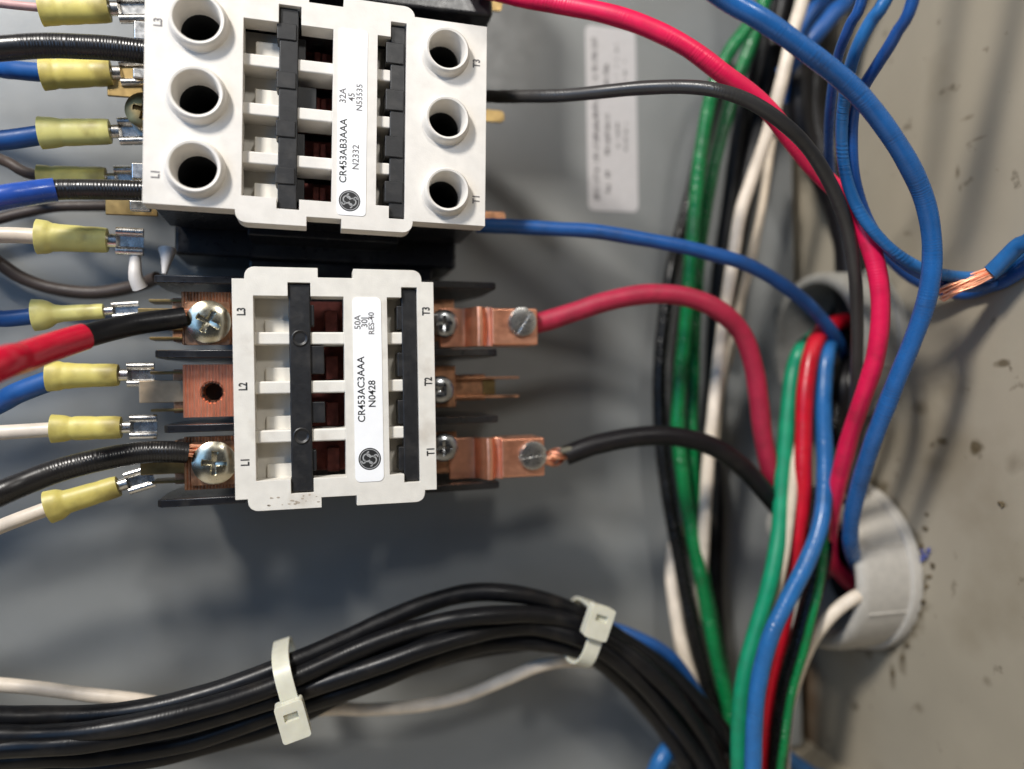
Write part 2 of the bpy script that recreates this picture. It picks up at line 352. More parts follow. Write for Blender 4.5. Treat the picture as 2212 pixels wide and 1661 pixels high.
# ------------------------------------------------------------------ cabinet
g = G().plate([(-170, -155), (198, -155), (198, 260), (-170, 260)], [], -2, 0)
solo('back_panel', g, PLATE, 'grey painted mounting panel behind the contactors', None, (0, 0, 0), kind='structure', bevel=.4)
g = G().box(-175, XW+2, -262, 262, -14, -12)
solo('cabinet_back', g, WALL, 'beige grey back sheet of the cabinet', None, (150, 0, -12), kind='structure')
g = G().plate([(-158, -12), (262, -12), (262, 330), (-158, 330)], [circle(b[0], b[1], b[2]-5, 40) for b in BU], 0, 2)
g.map(lambda a, b, c: (XW+c, a, b))
solo('cabinet_side_wall', g, WALL, 'beige painted side wall of the cabinet with grime', None, (0, 0, 0), kind='structure')
g = G().box(-175, XW+2, -160, -158, -12, 330)
solo('cabinet_bottom_wall', g, WALL, 'beige painted end wall of the cabinet', None, (XW, -158, 0), kind='structure')

for i, (by, bh, br, bl) in enumerate(BU):
    lab = ['grey plastic conduit bushing with dark hole that a blue wire dives into', 'pale plastic conduit bushing with grime round its foot and red and blue wires inside'][i]
    t = thing('conduit_bushing', lab, 'bushing', (XW, by, bh), 'conduit bushings in the side wall')
    pr = [(0, br+1.4), (-3.4, br+1.4), (-4, br+.9), (-4.2, br), (-bl+4, br-.5), (-bl+1.5, br-1), (-bl+.3, br-2), (-bl, br-3.2), (-bl+.6, br-4.5), (-bl+2.5, br-5.2), (3, br-5.5)]
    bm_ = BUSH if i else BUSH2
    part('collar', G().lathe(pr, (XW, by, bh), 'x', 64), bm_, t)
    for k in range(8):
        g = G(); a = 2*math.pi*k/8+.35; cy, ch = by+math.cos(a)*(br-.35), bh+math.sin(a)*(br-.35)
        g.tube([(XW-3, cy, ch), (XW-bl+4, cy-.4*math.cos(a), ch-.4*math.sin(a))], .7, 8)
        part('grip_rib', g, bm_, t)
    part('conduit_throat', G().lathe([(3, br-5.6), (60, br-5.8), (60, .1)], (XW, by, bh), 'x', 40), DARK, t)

# crumbs of dirt on the side wall
g = G(); crumbs = [(2003, 1112, 5, 3), (2000, 1143, 7, 2.5), (2017, 1222, 10, 7), (2008, 1247, 10, 7), (2002, 1268, 9, 6), (1995, 1300, 8, 5), (1985, 1322, 7, 5), (1972, 1352, 7, 5),
      (1960, 1395, 6, 4), (1950, 1420, 6, 5), (1928, 1455, 5, 7), (2165, 1088, 8, 3), (1990, 1180, 5, 3)]
for (px, py, a, b) in crumbs:
    for k in range(7):
        q = Wl(px+random.uniform(-a, a)*.35, py+random.uniform(-b, b)*.5, XW); s = random.uniform(.3, 1.0)
        vv = [(q[0]-random.uniform(.1, .8)*s, q[1]+s*math.cos(j*1.05)*random.uniform(.5, 1.2), q[2]+s*math.sin(j*1.05)*random.uniform(.5, 1.2)) for j in range(6)]
        c = (q[0]-s*.9, q[1], q[2]); b0 = [(XW+.1, v[1], v[2]) for v in vv]
        g.add(vv+[c]+b0, [(j, (j+1) % 6, 6) for j in range(6)]+[(j, 7+j, 7+(j+1) % 6, (j+1) % 6) for j in range(6)])
solo('dirt', g, DIRT, 'dark crumbs of dirt stuck to the beige side wall', 'dirt', Wl(2010, 1240, XW), kind='stuff')
g = G()
for k in range(14):
    q = Wl(2002+random.uniform(-8, 8), 1198+random.uniform(-12, 12), XW-.6); g.tube([q, (q[0]-.6, q[1]+random.uniform(-1, 1), q[2]+random.uniform(-1, 1))], .35, 6)
solo('lint', g, DIRTB, 'tuft of blue lint clinging beside the pale bushing', 'lint', Wl(2002, 1198, XW), kind='stuff')

# rating sticker
t = thing('sticker', 'pale rating sticker with rounded corners and faint print, stuck flat on the grey panel', 'sticker', (116, 104, 0))
part('paper', G().plate(rrect(105.5, 126.8, 67.8, 140.5, 2.5), [], .02, .18), STICK, t)
g = G(); random.seed(3)
for (x, y0, y1, wd, dens) in [(109.4, 72, 136, 2.6, .95), (114.2, 75, 83, 2.3, .85), (114.2, 90, 107, 2.4, .95), (114.2, 114, 126, 2.4, .97), (118.6, 92, 103, 1.5, .8), (122.0, 92, 103, 1.5, .8), (118.6, 118, 134, 1.3, .55), (122.0, 118, 128, 1.3, .55)]:
    y = y0
    while y < y1:
        s = random.uniform(.7, 1.2)
        if random.random() < dens:
            g.box(x-wd/2, x+wd/2, y, y+.22*s, .17, .20)
            if random.random() < .7: g.box(x-wd/2+random.choice((0, wd*.8)), x-wd/2+wd*.2+random.choice((0, wd*.4)), y, y+s, .17, .20)
            if random.random() < .6: g.box(x-wd*.1, x+wd*.1, y, y+s*.9, .17, .20)
        y += s*1.25
p = part('printed_lines', g, INKG, t, smooth=False); p['kind'] = 'stuff'
random.seed(11)

# ------------------------------------------------------------------ screws
def cross(R_, top=1.0, a=.35):
    ca, sa = math.cos(a), math.sin(a)
    def fn(x, y):
        r = math.hypot(x, y)/R_; h = top*(1-.75*r**3)
        u, v = x*ca-y*sa, x*sa+y*ca; w_ = R_*.11
        if r < .55 and (abs(u) < w_ or abs(v) < w_): h -= 1.5*(1-r)
        return h
    return fn
def slot(R_, top=.7, a=0.9, wd=.12):
    ca, sa = math.cos(a), math.sin(a)
    def fn(x, y):
        r = math.hypot(x, y)/R_; h = top*(1-.25*r**4) - (.35 if r > .93 else 0)
        if abs(x*sa-y*ca) < R_*wd: h -= .8
        return h
    return fn

# ------------------------------------------------------------------ lower contactor (exposed screws)
HL = 62.
lu = lambda px: U(px, 838, HL)[0]
lv = lambda py: U(700, py, HL)[1]
cxm = lambda c: lu(475.2+c/3.0166)
cym = lambda c: lv(561.6+c/3.0166)
t = thing('contactor', 'smaller cream faced contactor with bare screw terminals and copper lugs, stained along one edge', 'contactor', (7, 0, 0))
LOW = t
xa0, xa1, xs0, xs1, xb1 = cxm(226), cxm(449), cxm(452), cxm(600), cxm(815)
xl0, xl1, xc0, xc1, xk0, xk1 = cxm(872), cxm(1058), cxm(1098), cxm(1186), cxm(1192), cxm(1294)
L0, L1 = -20.4, 34.0; T0, T1 = -17.2, 30.6; vt, vb, lip = 33., -33., 29.7
n0, n1 = cxm(650), cxm(880)
r = 2.6; arc = lambda cx, cy, a0: [(cx+r*math.cos(math.radians(a0+18*i)), cy+r*math.sin(math.radians(a0+18*i))) for i in range(6)]
outer = [(L0, -lip), (T0, -lip)] + [(T0+r+r*math.cos(math.radians(180+18*i)), vb+r+r*math.sin(math.radians(180+18*i))) for i in range(6)] + [(n0, vb), (n0, vb+2.8), (n1, vb+2.8), (n1, vb)] \
    + arc(T1-r, vb+r, 270) + [(T1, -lip), (L1, -lip), (L1, lip), (T1, lip)] + arc(T1-r, vt-r, 0) + [(n1, vt), (n1, vt-2.6), (n0, vt-2.6), (n0, vt)] + arc(T0+r, vt-r, 90) + [(T0, lip), (L0, lip)]
wt, wb = cym(238), cym(1420); st, sb = cym(150), cym(1512)
h1 = [(xa0, wb), (xs0, wb), (xs0, sb), (xs1, sb), (xs1, wb), (xb1, wb), (xb1, wt), (xs1, wt), (xs1, st), (xs0, st), (xs0, wt), (xa0, wt)]
h2 = [(xc0, wb), (xk0, wb), (xk0, sb+1.5), (xk1, sb+1.5), (xk1, st-.8), (xk0, st-.8), (xk0, wt), (xc0, wt)]
cov = part('cover', G().plate(outer, [h1, h2], 55, HL), CREAM2, t, .45)
for c0 in (508, 826, 1142):
    y = cym(c0); part('cover_rib', G().box(xa0-.5, xb1+.5, y-1.75, y+1.75, 50, HL-1.6), CREAM2, cov, .5)
    part('cover_rib', G().box(xc0-.5, xk0+.6, y-1.75, y+1.75, 50, HL-1.6), CREAM2, cov, .5)
ct = part('carrier', G().box(xs0+.15, xs1-.15, sb+.3, st-.3, HL-4, HL-.9), CARR, t, .35)
for c0 in (508, 1142):
    x, y = (xs0+xs1)/2, cym(c0); part('rivet', G().lathe([(-1, 2.3), (.25, 2.3), (.45, 2.0), (.1, 1.4), (-.2, .8), (-.2, .05)], (x, y, HL-1), n=28), CARR, ct)
for k, c0 in enumerate((350, 665, 985, 1300)):     # moving blocks along the carrier
    y = cym(c0); part('carrier_block', G().box(xs0+.1, xs1+(3.4 if k in (1, 2) else .9), y-3.2, y+(4.6 if k == 1 else 2.6), HL-7, HL-1.6), CARR, ct, .3)
ct2 = part('carrier', G().box(xk0+.1, xk1-.1, sb+1.8, st-1.1, HL-4, HL-1.2), CARR, t, .35)
for c0 in (350, 665, 985, 1300):
    y = cym(c0); part('carrier_block', G().box(xc1-1.0, xk0+1.5, y-4.2, y+2.6, HL-8, HL-1.35), CARR, ct2, .3)
part('inner_floor', G().box(xa0-2, xs0+1.5, wb-1.5, wt+1.5, 40, 54), POCKET, t, .2)
part('inner_floor', G().box(xc0-1.5, xk1+.5, wb-1.5, wt+1.5, 40, 54.5), POCKET, t, .2)
for c0 in (350, 665, 985, 1300):
    y = cym(c0)
    part('pocket_ledge', G().box(xa0+2.4, xs0+1, y-5.4, y-1.2, 53.8, 55.6), POCKET, t, .4)
    part('contact_finger', G().box(xs1-1, xb1+1.5, y-4.8, y+5.4, 40, 44), MAROON, t, .3)
    part('contact_finger', G().box(cxm(695), cxm(785), y-4.8, y+2.2, 43.5, 49), MAROON, t, .3)
part('inner_housing', G().box(-19.5, 33, -29.3, 29.3, 2, 39.8), BLACKP, t, .4)
part('base_plate', G().box(-26, 40, -31, 31, .02, 3), STEELD, t, .3)
lab = part('label', G().plate(rrect(xl0, xl1, cym(1458), cym(238), 1.5), [], HL, HL+.15), WHITEL, t)
xm = lambda c: cxm(c)
text('printed_text', 'CR453AC3AAA', (cxm(922), cym(848), HL+.16), 2.75, INK, lab, squeeze=1.0)
text('printed_text', 'N0428', (cxm(992), cym(878), HL+.16), 2.75, INK, lab)
text('printed_text', '50A', (cxm(905), cym(405), HL+.16), 2.4, INKG, lab)
text('printed_text', '30J', (cxm(950), cym(405), HL+.16), 2.4, INKG, lab)
text('printed_text', 'RES-40', (cxm(995), cym(412), HL+.16), 2.2, INKG, lab)
def logo(parent, x, y, h, R_, fn=None):
    def pp(name, g, m, p):
        if fn: g.map(fn)
        return part(name, g, m, p, smooth=False)
    d = pp('logo', G().lathe([(0, R_), (.03, R_), (.03, R_*.9)], (x, y, h), n=48, close=True), INK, parent)
    ring = G().plate(circle(x, y, R_*.90, 40), [circle(x, y, R_*.84, 40)], h+.035, h+.05); pp('logo_ring', ring, LOGOG, d)
    g = G()
    for (a0, cx, cy, rr, sw) in [(20, -.25, .12, .34, 300), (200, .25, -.1, .34, 300), (90, -.05, .45, .2, 200), (270, .05, -.45, .2, 200), (160, -.55, -.2, .16, 240), (-20, .55, .2, .16, 240)]:
        q = [(x+R_*(cx+rr*math.cos(math.radians(a0+sw*i/14))), y+R_*(cy+rr*math.sin(math.radians(a0+sw*i/14)))) for i in range(15)]
        wd = R_*.06
        for i in range(14):
            (ax, ay), (bx, by_) = q[i], q[i+1]; dx, dy = bx-ax, by_-ay; l = math.hypot(dx, dy); nx, ny = -dy/l*wd, dx/l*wd
            g.add([(ax-nx, ay-ny, h+.05), (bx-nx, by_-ny, h+.05), (bx+nx, by_+ny, h+.05), (ax+nx, ay+ny, h+.05)], [(0, 1, 2, 3)])
    pp('logo_monogram', g, LOGOG, d)
logo(lab, cxm(968), cym(1308), HL+.15, 3.1)
for s, px, py in (('L3', 522, 673), ('L2', 526, 835), ('L1', 530.5, 998), ('T3', 921, 672), ('T2', 926, 824), ('T1', 931, 975)):
    x, y = U(px, py, HL)[:2]; text('terminal_mark', s, (x, y, HL+.02), 3.0, INK, cov, squeeze=.75, bold=.03)
# grime smudge on the cover edge: scuffed chips
g = G()
for k in range(16):
    x, y = U(random.uniform(575, 700), random.uniform(1068, 1092), HL)[:2]; s = random.uniform(.2, .6)
    g.plate([(x+s*random.uniform(.5, 1.4)*math.cos(a*1.05), y+s*.6*random.uniform(.5, 1.2)*math.sin(a*1.05)) for a in range(6)], [], HL-.05, HL+.04)
sm = part('smudge', g, mat('smudge', (.40, .34, .27), .7, var=.2), cov, smooth=False); sm['kind'] = 'stuff'

# fins, terminals
fy = [31.2, 10.2, -10.8, -31.6]
for i, y in enumerate(fy):
    xe = U(334, 770, 48)[0] + (2 if i == 2 else 0)
    g = G().plate([(xe+4, 6), (-19, 6), (-19, 48), (xe+1, 48), (xe, 47), (xe, 30)], [], -1.1, 1.1); g.map(lambda a, b, c, y=y: (a, y+c, b)); part('barrier_fin', g, BLACKP, t, .35)
    xr = U(1075, 770, 46)[0]
    g = G().plate([(33, 6), (xr-5, 6), (xr, 26), (xr, 45), (xr-1, 46), (33, 48)], [], -1.1, 1.1); g.map(lambda a, b, c, y=y: (a, y+c, b)); part('barrier_fin', g, BLACKP, t, .35)
py_ = [20.7, -.3, -21.2]
sx = [U(450, 695, 46)[0], U(458, 847, 43)[0], U(463, 1000, 46)[0]]
sy = [U(450, 695, 46)[1], U(458, 847, 43)[1], U(463, 1000, 46)[1]]
xp0 = U(396, 847, 42)[0]
for i, y in enumerate(py_):
    hx, hy = sx[i], sy[i]
    def ser(x, yy, hx=hx, hy=hy):
        d = math.hypot(x-hx, yy-hy)
        if d < 2.6: return 36.
        return 42.5 + .28*(1 if ((x*1.15) % 1) < .5 else 0) - (.5 if d < 3.2 else 0)
    g = G().hf(xp0, -18.5, y-7.6, y+7.6, 90, 60, ser, 39) if i == 1 else G().hf(xp0, -18.5, y-7.6, y+7.6, 60, 10, lambda x, yy: 42.5+.28*(1 if ((x*1.15) % 1) < .5 else 0), 39)
    pl = part('terminal_plate', g, COPPER if i == 1 else COPPERD, t, smooth=False)
    if i == 1: part('tapped_hole', G().lathe([(-.6, 2.95), (-.3, 2.7), (-6, 2.6), (-6, .02)], (hx, hy, 42.7), n=28), VOID, pl)
    else:
        part('screw', G().head((hx, hy, 45.5), 6.1, cross(6.1, 1.6, .5 if i == 0 else .1), skirt=3), ZINC, pl)
        part('clamp_washer', G().plate(rrect(hx-6.6, hx+5.6, hy-6.5, hy+6.0, .8), [], 42.9, 43.8), COPPERD, pl, .25)
    # side tabs for push on connectors
    xt = xp0-.5
    part('tab', G().box(xt-12, xt+1, y-3.2, y+3.2, 37.2, 38), BRASS if i != 1 else BRONZE, t, .2)
    part('tab', G().box(xt-9, xt+1, y-5.9, y-5.1, 30, 38), BRASS, t, .15)
    part('tab', G().box(xt-9, xt+1, y+5.1, y+5.9, 30, 38), BRASS, t, .15)
    part('tab_root', G().box(xt-3, xt+2, y-6.4, y+6.4, 28, 37), COPPERD, t, .3)
    part('terminal_plate', G().box(32, 44, y-6.6, y+6.6, 38, 40.5), COPPERD, t, .3)
    q = U((962, 953, 962)[i], (697, 842, 968)[i], 46)
    part('screw', G().head((q[0], q[1], 43.5), 4.4, cross(4.4, 1.5, .8*i), skirt=3), STEELD, t)
q1 = U(1060, 836, 38)
part('tab', G().box(41, U(1121, 816, 38)[0], U(1060, 816, 38)[1]-.3, U(1060, 816, 38)[1]+.3, 31, 38), COPPERD, t, .1)
part('tab', G().box(41, U(1121, 857, 38)[0], U(1060, 857, 38)[1]-.3, U(1060, 857, 38)[1]+.3, 31, 38), COPPERD, t, .1)
part('tab_root', G().box(40, U(1048, 836, 36)[0], q1[1]-4.2, q1[1]+4.2, 33, 36.2), COPPERD, t, .2)
part('tab_tip', G().box(U(1042, 836, 36)[0], U(1069, 836, 36)[0], q1[1]-2.6, q1[1]+2.6, 33.2, 36.6), BRASS, t, .2)

# copper lugs
def lug(label, x0, y0, y1, x1, scr, sl, strands):
    a = U(x0, y1, 47); b = U(x1, y0, 47); t = thing('copper_lug', label, 'lug', (a[0], (a[1]+b[1])/2, 36), 'copper lugs on the contactor')
    X0, X1, Y0, Y1 = a[0], b[0], a[1], b[1]; ym = (Y0+Y1)/2
    # tang with a stepped bend up into the box
    prof = [(X0-15.5, 41), (X0-9.5, 41), (X0-7.6, 41.6), (X0-6.4, 43.5), (X0-5.4, 46.2), (X0-4.0, 47.6), (X0-2.6, 46.2), (X0-1.7, 44.8), (X0-.4, 45.4), (X0+.6, 46.4), (X0+.6, 44), (X0-1.7, 42.6), (X0-4, 44.4), (X0-6, 40.2), (X0-9, 39), (X0-15.5, 39)]
    g = G().plate(prof, [], Y0+.4, Y1-.4); g.map(lambda p, q, c: (p, c, q)); part('tang', g, COPPER, t, .3)
    part('fold', G().tube([(X0-3.9, Y0+.2, 46.4), (X0-3.9, ym, 47), (X0-3.9, Y1-.2, 46.4)], 1.35, 12), COPPER, t)
    ya, yb = 36.4, 46.9
    g = G().plate([(Y0, 33.5), (Y1, 33.5), (Y1, yb), (Y0, yb)], [circle(ym, 39.5, 3.7, 28)], X0, X1); g.map(lambda p, q, c: (c, p, q)); part('box_body', g, COPPER, t, .6)
    s = U(*scr, 48); part('slotted_screw', G().head((s[0], s[1], 47.6), 4.55, slot(4.55, .9, sl[0], sl[1]), skirt=2), STEEL, t)
    return X1, ym
lug('copper box lug whose slotted screw shines, holding the thick dull red wire', 1062, 745, 665, 1163, (1129, 695), (.98, .17), 0)
lug('copper box lug with dull grey screw and loose strands at the black wire', 1083, 1028, 948, 1178, (1152, 984), (.12, .11), 1)

# ------------------------------------------------------------------ upper contactor (hooded ports)
HU = 65.; UC = (5.0, 75.9); UR = math.radians(-1.6)
def Lu(u, v, h):   # local to panel
    return (UC[0]+u*math.cos(UR)-v*math.sin(UR), UC[1]+u*math.sin(UR)+v*math.cos(UR), h)
def Li(px, py, h=HU):
    x, y, _ = U(px, py, h); x -= UC[0]; y -= UC[1]; return (x*math.cos(UR)+y*math.sin(UR), -x*math.sin(UR)+y*math.cos(UR))
uc = lambda c: Li(291.6+c/2.825, 262)[0]
vc = lambda c, x=684: Li(x, c/2.825)[1]
t = thing('contactor', 'larger cream contactor with six raised round screw ports and a white part label', 'contactor', (*UC, 0)); UPP = t
def up_(name, g, m, p, bevel=0, **k): return part(name, g.map(Lu), m, p, bevel, **k)
ua0, ua1 = uc(655), uc(868); us0, us1 = uc(870), uc(1008); ub1 = uc(1205); ul0, ul1 = uc(1238), uc(1414); uk0, uk1, uk2 = uc(1476), uc(1556), uc(1652)
n0, n1 = uc(1054), uc(1266); ul, ur_ = -45.6, 44.6; cl, cr = -23.2, 23.8; vb, vt, eb, et = -32.3, 31.2, -29., 28.6
r = 2.8
outer = rr = [(ul, eb), (cl, eb)] + [(cl+r+r*math.cos(math.radians(180+18*i)), vb+r+r*math.sin(math.radians(180+18*i))) for i in range(6)] + [(n0, vb), (n0, vb+2.6), (n1, vb+2.6), (n1, vb)] \
    + arc(cr-r, vb+r, 270) + [(cr, eb), (ur_, eb), (ur_, et), (cr, et)] + arc(cr-r, vt-r, 0) + [(n1, vt), (n1, vt-2.6), (n0, vt-2.6), (n0, vt)] + arc(cl+r, vt-r, 90) + [(cl, et), (ul, et)]
ports = []
for k, (px, py) in enumerate([(429, 50), (426, 207), (422, 365), (963, 115), (963, 262), (963, 415)]): ports.append(Li(px, py))
wt, wb = vc(165), vc(1225); st, sb = vc(55), vc(1288)
h1 = [(ua0, wb), (us0, wb), (us0, sb), (us1, sb), (us1, wb), (ub1, wb), (ub1, wt), (us1, wt), (us1, st), (us0, st), (us0, wt), (ua0, wt)]
h2 = [(uk0, wb), (uk1, wb), (uk1, sb-.6), (uk2, sb-.6), (uk2, st-.6), (uk1, st-.6), (uk1, wt), (uk0, wt)]
cov = up_('cover', G().plate(outer, [h1, h2]+[circle(p[0], p[1], 6.1, 32) for p in ports], 58.5, HU), CREAM, t, .9)
for p in ports:
    k = 1 if p[0] < 0 else .9
    pr = [(-.3, 7.9), (.15, 7.6), (.5, 7.35), (2.0, 7.2), (2.6, 6.95), (2.95, 6.5), (2.85, 5.95), (2.3, 5.65), (0, 5.45), (-6.5, 5.3)]
    pr = [(a, b*k) for a, b in pr]
    pt = up_('port_collar', G().lathe(pr, (p[0], p[1], HU), n=48), CREAM, t)
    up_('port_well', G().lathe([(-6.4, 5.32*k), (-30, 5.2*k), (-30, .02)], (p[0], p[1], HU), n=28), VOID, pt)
for c0 in (345, 640, 935):
    y = vc(c0+45)
    up_('cover_rib', G().box(ua0-.5, ub1+.5, y-1.7, y+1.7, 52, HU-2), CREAM, cov, .5)
    up_('cover_rib', G().box(uk0-.5, uk1+.4, y-1.7, y+1.7, 52, HU-2), CREAM, cov, .5)
ct = up_('carrier', G().box(us0+.15, us1-.7, sb+.3, st-.3, HU-5, HU-1.2), CARR, t, .35)
for k, c0 in enumerate((235, 530, 825, 1110)):
    y = vc(c0)
    up_('carrier_block', G().box(us0-.5, us1-1.2, y-1, y+3.6, HU-8, HU-.8), CARR, ct, .3)
    up_('carrier_block', G().box(us1-2, us1+(4.2 if k == 1 else 1.2), y-4.5, y+2, HU-11, HU-6), CARR, ct, .3)
ct2 = up_('carrier', G().box(uk1+.1, uk2-.15, sb, st-1, HU-4, HU-1.5), CARR, t, .35)
for c0 in (235, 530, 825, 1110):
    y = vc(c0+40); up_('carrier_block', G().box(uk1-1.2, uk2-.5, y-2, y+4, HU-8, HU-1), CARR, ct2, .3)
up_('inner_floor', G().box(ua0-2, us0+1.5, wb-1, wt+1, 42, 55), POCKET, t, .2)
up_('inner_floor', G().box(uk0-1.5, uk2+.5, wb-1, wt+1, 42, 55), POCKET, t, .2)
for c0 in (235, 530, 825, 1110):
    y = vc(c0+20)
    up_('pocket_ledge', G().box(ua0+2.6, us0+1, y-5.2, y+1, 54.8, 59), POCKET, t, .4)
    up_('pocket_ledge', G().box(uk0-.3, uk0+1.6, y-5.4, y+3, 54.8, 57.5), POCKET, t, .4)
    up_('contact_finger', G().box(us1-1, ub1+1.5, y-5, y+5.4, 42, 46), MAROON, t, .3)
    up_('contact_finger', G().box(uc(1088), uc(1130), y-5, y+3, 45.5, 52), MAROON, t, .3)
    up_('contact_finger', G().box(uc(1133), uc(1172), y-5, y+3, 45.5, 51.6), MAROON, t, .3)
up_('inner_housing', G().plate([(-44.6, -28.2), (43.8, -28.2), (43.8, 27.8), (-44.6, 27.8)], [[(ua0-2.2, wb-1.2), (uk2+.8, wb-1.2), (uk2+.8, wt+1.2), (ua0-2.2, wt+1.2)]]+[circle(p[0], p[1], 5.45, 28) for p in ports], 33, 58.4), BLACKP, t, .6)
up_('inner_housing', G().box(-43, 42, -27, 26.6, 3, 33), BLACKP, t, .6)
up_('side_skirt', G().box(-22, 22.6, -31, 30, 3, 41), BLACKP, t, .6)
up_('base_plate', G().box(-46, 46, -30, 30, .02, 3), STEELD, t, .3)
up_('lower_body', G().box(-44.2, 43.4, -35.5, 27, 3.1, 27), BLACKP, t, 1.0)
up_('lower_body', G().box(-23, 36, -43, -35, 3.1, 24), BLACKP, t, 1.0)
lab = up_('label', G().plate(rrect(ul0, ul1, vc(1315, 762), vc(180, 762), 1.0), [], HU, HU+.15), WHITEL, t)
def ut(s, px, py, size, m, sq=1): u, v = Li(px, py); text('printed_text', s, (u, v, HU+.16), size, m, lab, fn=Lu, squeeze=sq)
ut('CR453AB3AAA', 742, 326, 2.7, INK, 1.0); ut('32A', 741, 207, 2.5, INKG); ut('N2332', 769, 340, 2.5, INKG); ut('45', 760, 210, 2.4, INKG); ut('N53535', 777, 211, 2.3, INKG)
u, v = Li(755, 434); logo(lab, u, v, HU+.15, 2.9, Lu)
for s, px, py in (('L3', 342, 48), ('L1', 336.5, 376), ('T3', 1030, 137), ('T1', 1029, 430)):
    u, v = Li(px, py); text('terminal_mark', s, (u, v, HU+.02), 2.9, INKG, cov, fn=Lu, squeeze=.8, bold=.03)
# tabs that stick out beyond the hood
for (px, py, wd, ln, m, h) in [(1090, 252, 2.0, 14, BRASS, 34), (1092, 467, 1.4, 14, COPPERD, 36), (1085, 8, 2.6, 14, BRASS, 34)]:
    x, y, _ = U(px, py, h); part('tab', G().plate(rrect(x-ln, x, y-wd, y+wd, min(wd*.9, 1.8)), [], h-.8, h), m, t, .15)
for (x0, x1, y0, y1, m, h) in [(288, 330, 46, 84, TIN, 44), (283, 330, 352, 386, TIN, 44), (279, 325, 433, 454, TIN, 40), (286, 330, 148, 168, TIN, 38)]:
    a = U(x0, y1, h); b = U(x1, y0, h); part('tab', G().box(a[0], b[0], a[1], b[1], h-2, h), m, t, .5)
q = U(296, 238, 40); part('brass_screw', G().head((q[0]+2, q[1], 40), 5.2, cross(5.2, 1.4, .2), skirt=5), BRASS, t)
for (px, py) in [(268, 445), (300, 165), (272, 190)]:
    q = U(px, py, 34); part('tab', G().box(q[0]-5, q[0]+9, q[1]-2.6, q[1]+2.6, 33, 34), BRASS, t, .2)

# third contactor, mostly beyond the frame
t = thing('contactor', 'black contactor housing edge next to the larger contactor, cut off by the photo', 'contactor', (10, 135, 0))
part('housing', G().box(-36, 57, 116, 172, .02, 46), BLACKP, t, 1.2)
part('housing_step', G().box(-24, 52, 112, 118, .02, 38), BLACKP, t, 1)

# white plastic clip fragments between the contactors
t = thing('plastic_clip', 'broken white plastic clip in the gap between the two contactors', 'clip', U(300, 600, 30))
q = pts3([(293, 548, 34), (292, 575, 36), (293, 600, 37), (303, 622, 36)])
part('hook', G().tube(spline(q), lambda s: 1.5+.7*s, 12), mat('white_clip', (.62, .58, .54), .5), t)
q = pts3([(362, 540, 34), (360, 560, 35), (355, 592, 36)])
part('tongue', G().tube(spline(q), lambda s: 2.6-1.9*s, 12), bpy.data.materials['white_clip'], t)

# ------------------------------------------------------------------ wires with yellow push on terminals
def crimp(label, col, wpts, rw, a, ra, b, rb, h, spade=True, hb=None):
    """a,b: view points of the sleeve mouth and tip"""
    hb = h if hb is None else hb
    A, Bp = Vector(U(*a, h)), Vector(U(*b, hb)); k = 1/vmm(a[0], h); d = (Bp-A).normalized()
    t = thing('terminal_wire', label, 'wire', tuple(A), 'wires in yellow push-on terminals')
    wp = pts3([(p[0], p[1], p[2] if len(p) > 2 else h) for p in wpts]) + [tuple(A+d*4)]
    part('insulation', G().tube(spline(wp), rw*k), WIRE[col], t)
    z0, z1, dd, kn = random.uniform(.3, .5), random.uniform(.2, .36), random.uniform(.03, .09), random.uniform(.6, .8)
    def rad(s):
        e = ra*k; f = rb*k
        w_ = 1-dd*math.exp(-((s-z1)/.04)**2)-dd*.5*math.exp(-((s-kn)/.05)**2); e *= w_; f *= w_
        if s < .10: return e*(1-.04*s/.1)
        if s < z0: return e*.96+(f*1.06-e*.96)*(lambda z: z*z*(3-2*z))((s-.10)/(z0-.10))
        if s < .93: return f*(1.06-.06*(s-z0)/(.93-z0))
        return f*(1-.06*(s-.93)/.07)
    n = 28
    path = [A+(Bp-A)*(i/n) for i in range(n+1)]
    sl = part('crimp_sleeve', G().tube(path, rad, 24, flat=.8), YEL if int(a[1]) % 2 else YEL2, t)
    part('sleeve_mouth', G().tube([A-d*.02, A-d*.06], ra*k*.8, 20, flat=.8), bpy.data.materials['dirt_crumb'], sl)
    if spade:
        nrm = Vector((-d.y, d.x, 0)).normalized(); g = G()
        g.tube([Bp-d*1, Bp+d*2.5], rb*k*.55, 12, flat=.7)
        part('ferrule', g, TIN, t)
        g = G(); c0, c1 = Bp+d*2.3, Bp+d*9.5; w2 = rb*k*.95
        v = [tuple(c+nrm*s*w2+Vector((0, 0, z))) for z in (-.9, -.4) for c in (c0, c1) for s in (-1, 1)]
        g.add(v, [(0, 1, 3, 2), (4, 5, 7, 6), (0, 1, 5, 4), (2, 3, 7, 6), (0, 2, 6, 4), (1, 3, 7, 5)])
        for s in (-1, 1): g.tube([c0+nrm*s*w2*.8, c1+nrm*s*w2*.8], w2*.36, 10, flat=.9)
        part('receptacle', g, TIN, t)
YG = 36
crimp('pale pink wire in the yellow terminal that the frame cuts through', 'pink', [(-30, 4), (40, 12)], 9, (88, 20), 36, (236, 18), 31, 38)
crimp('blue wire in a scuffed yellow terminal just below the ribbed black cable', 'blue2', [(-30, 140, 26), (40, 152, 30)], 20, (91, 160), 35, (241, 157), 29, 34)
crimp('bright blue wire in the yellow terminal between two black cables', 'blue2', [(-30, 306), (30, 300)], 21, (87, 287), 35, (238, 284), 28, YG)
crimp('wire end in a yellow terminal half hidden behind the blue taped cable', 'brown', [(-30, 330, 18), (20, 352, 20), (55, 372, 22)], 12, (84, 386), 30, (230, 386), 26, 26)
crimp('grey white wire in the pale yellow terminal under the hooded contactor', 'white', [(-30, 508), (30, 508)], 17, (81, 511), 38, (232, 519), 28, YG)
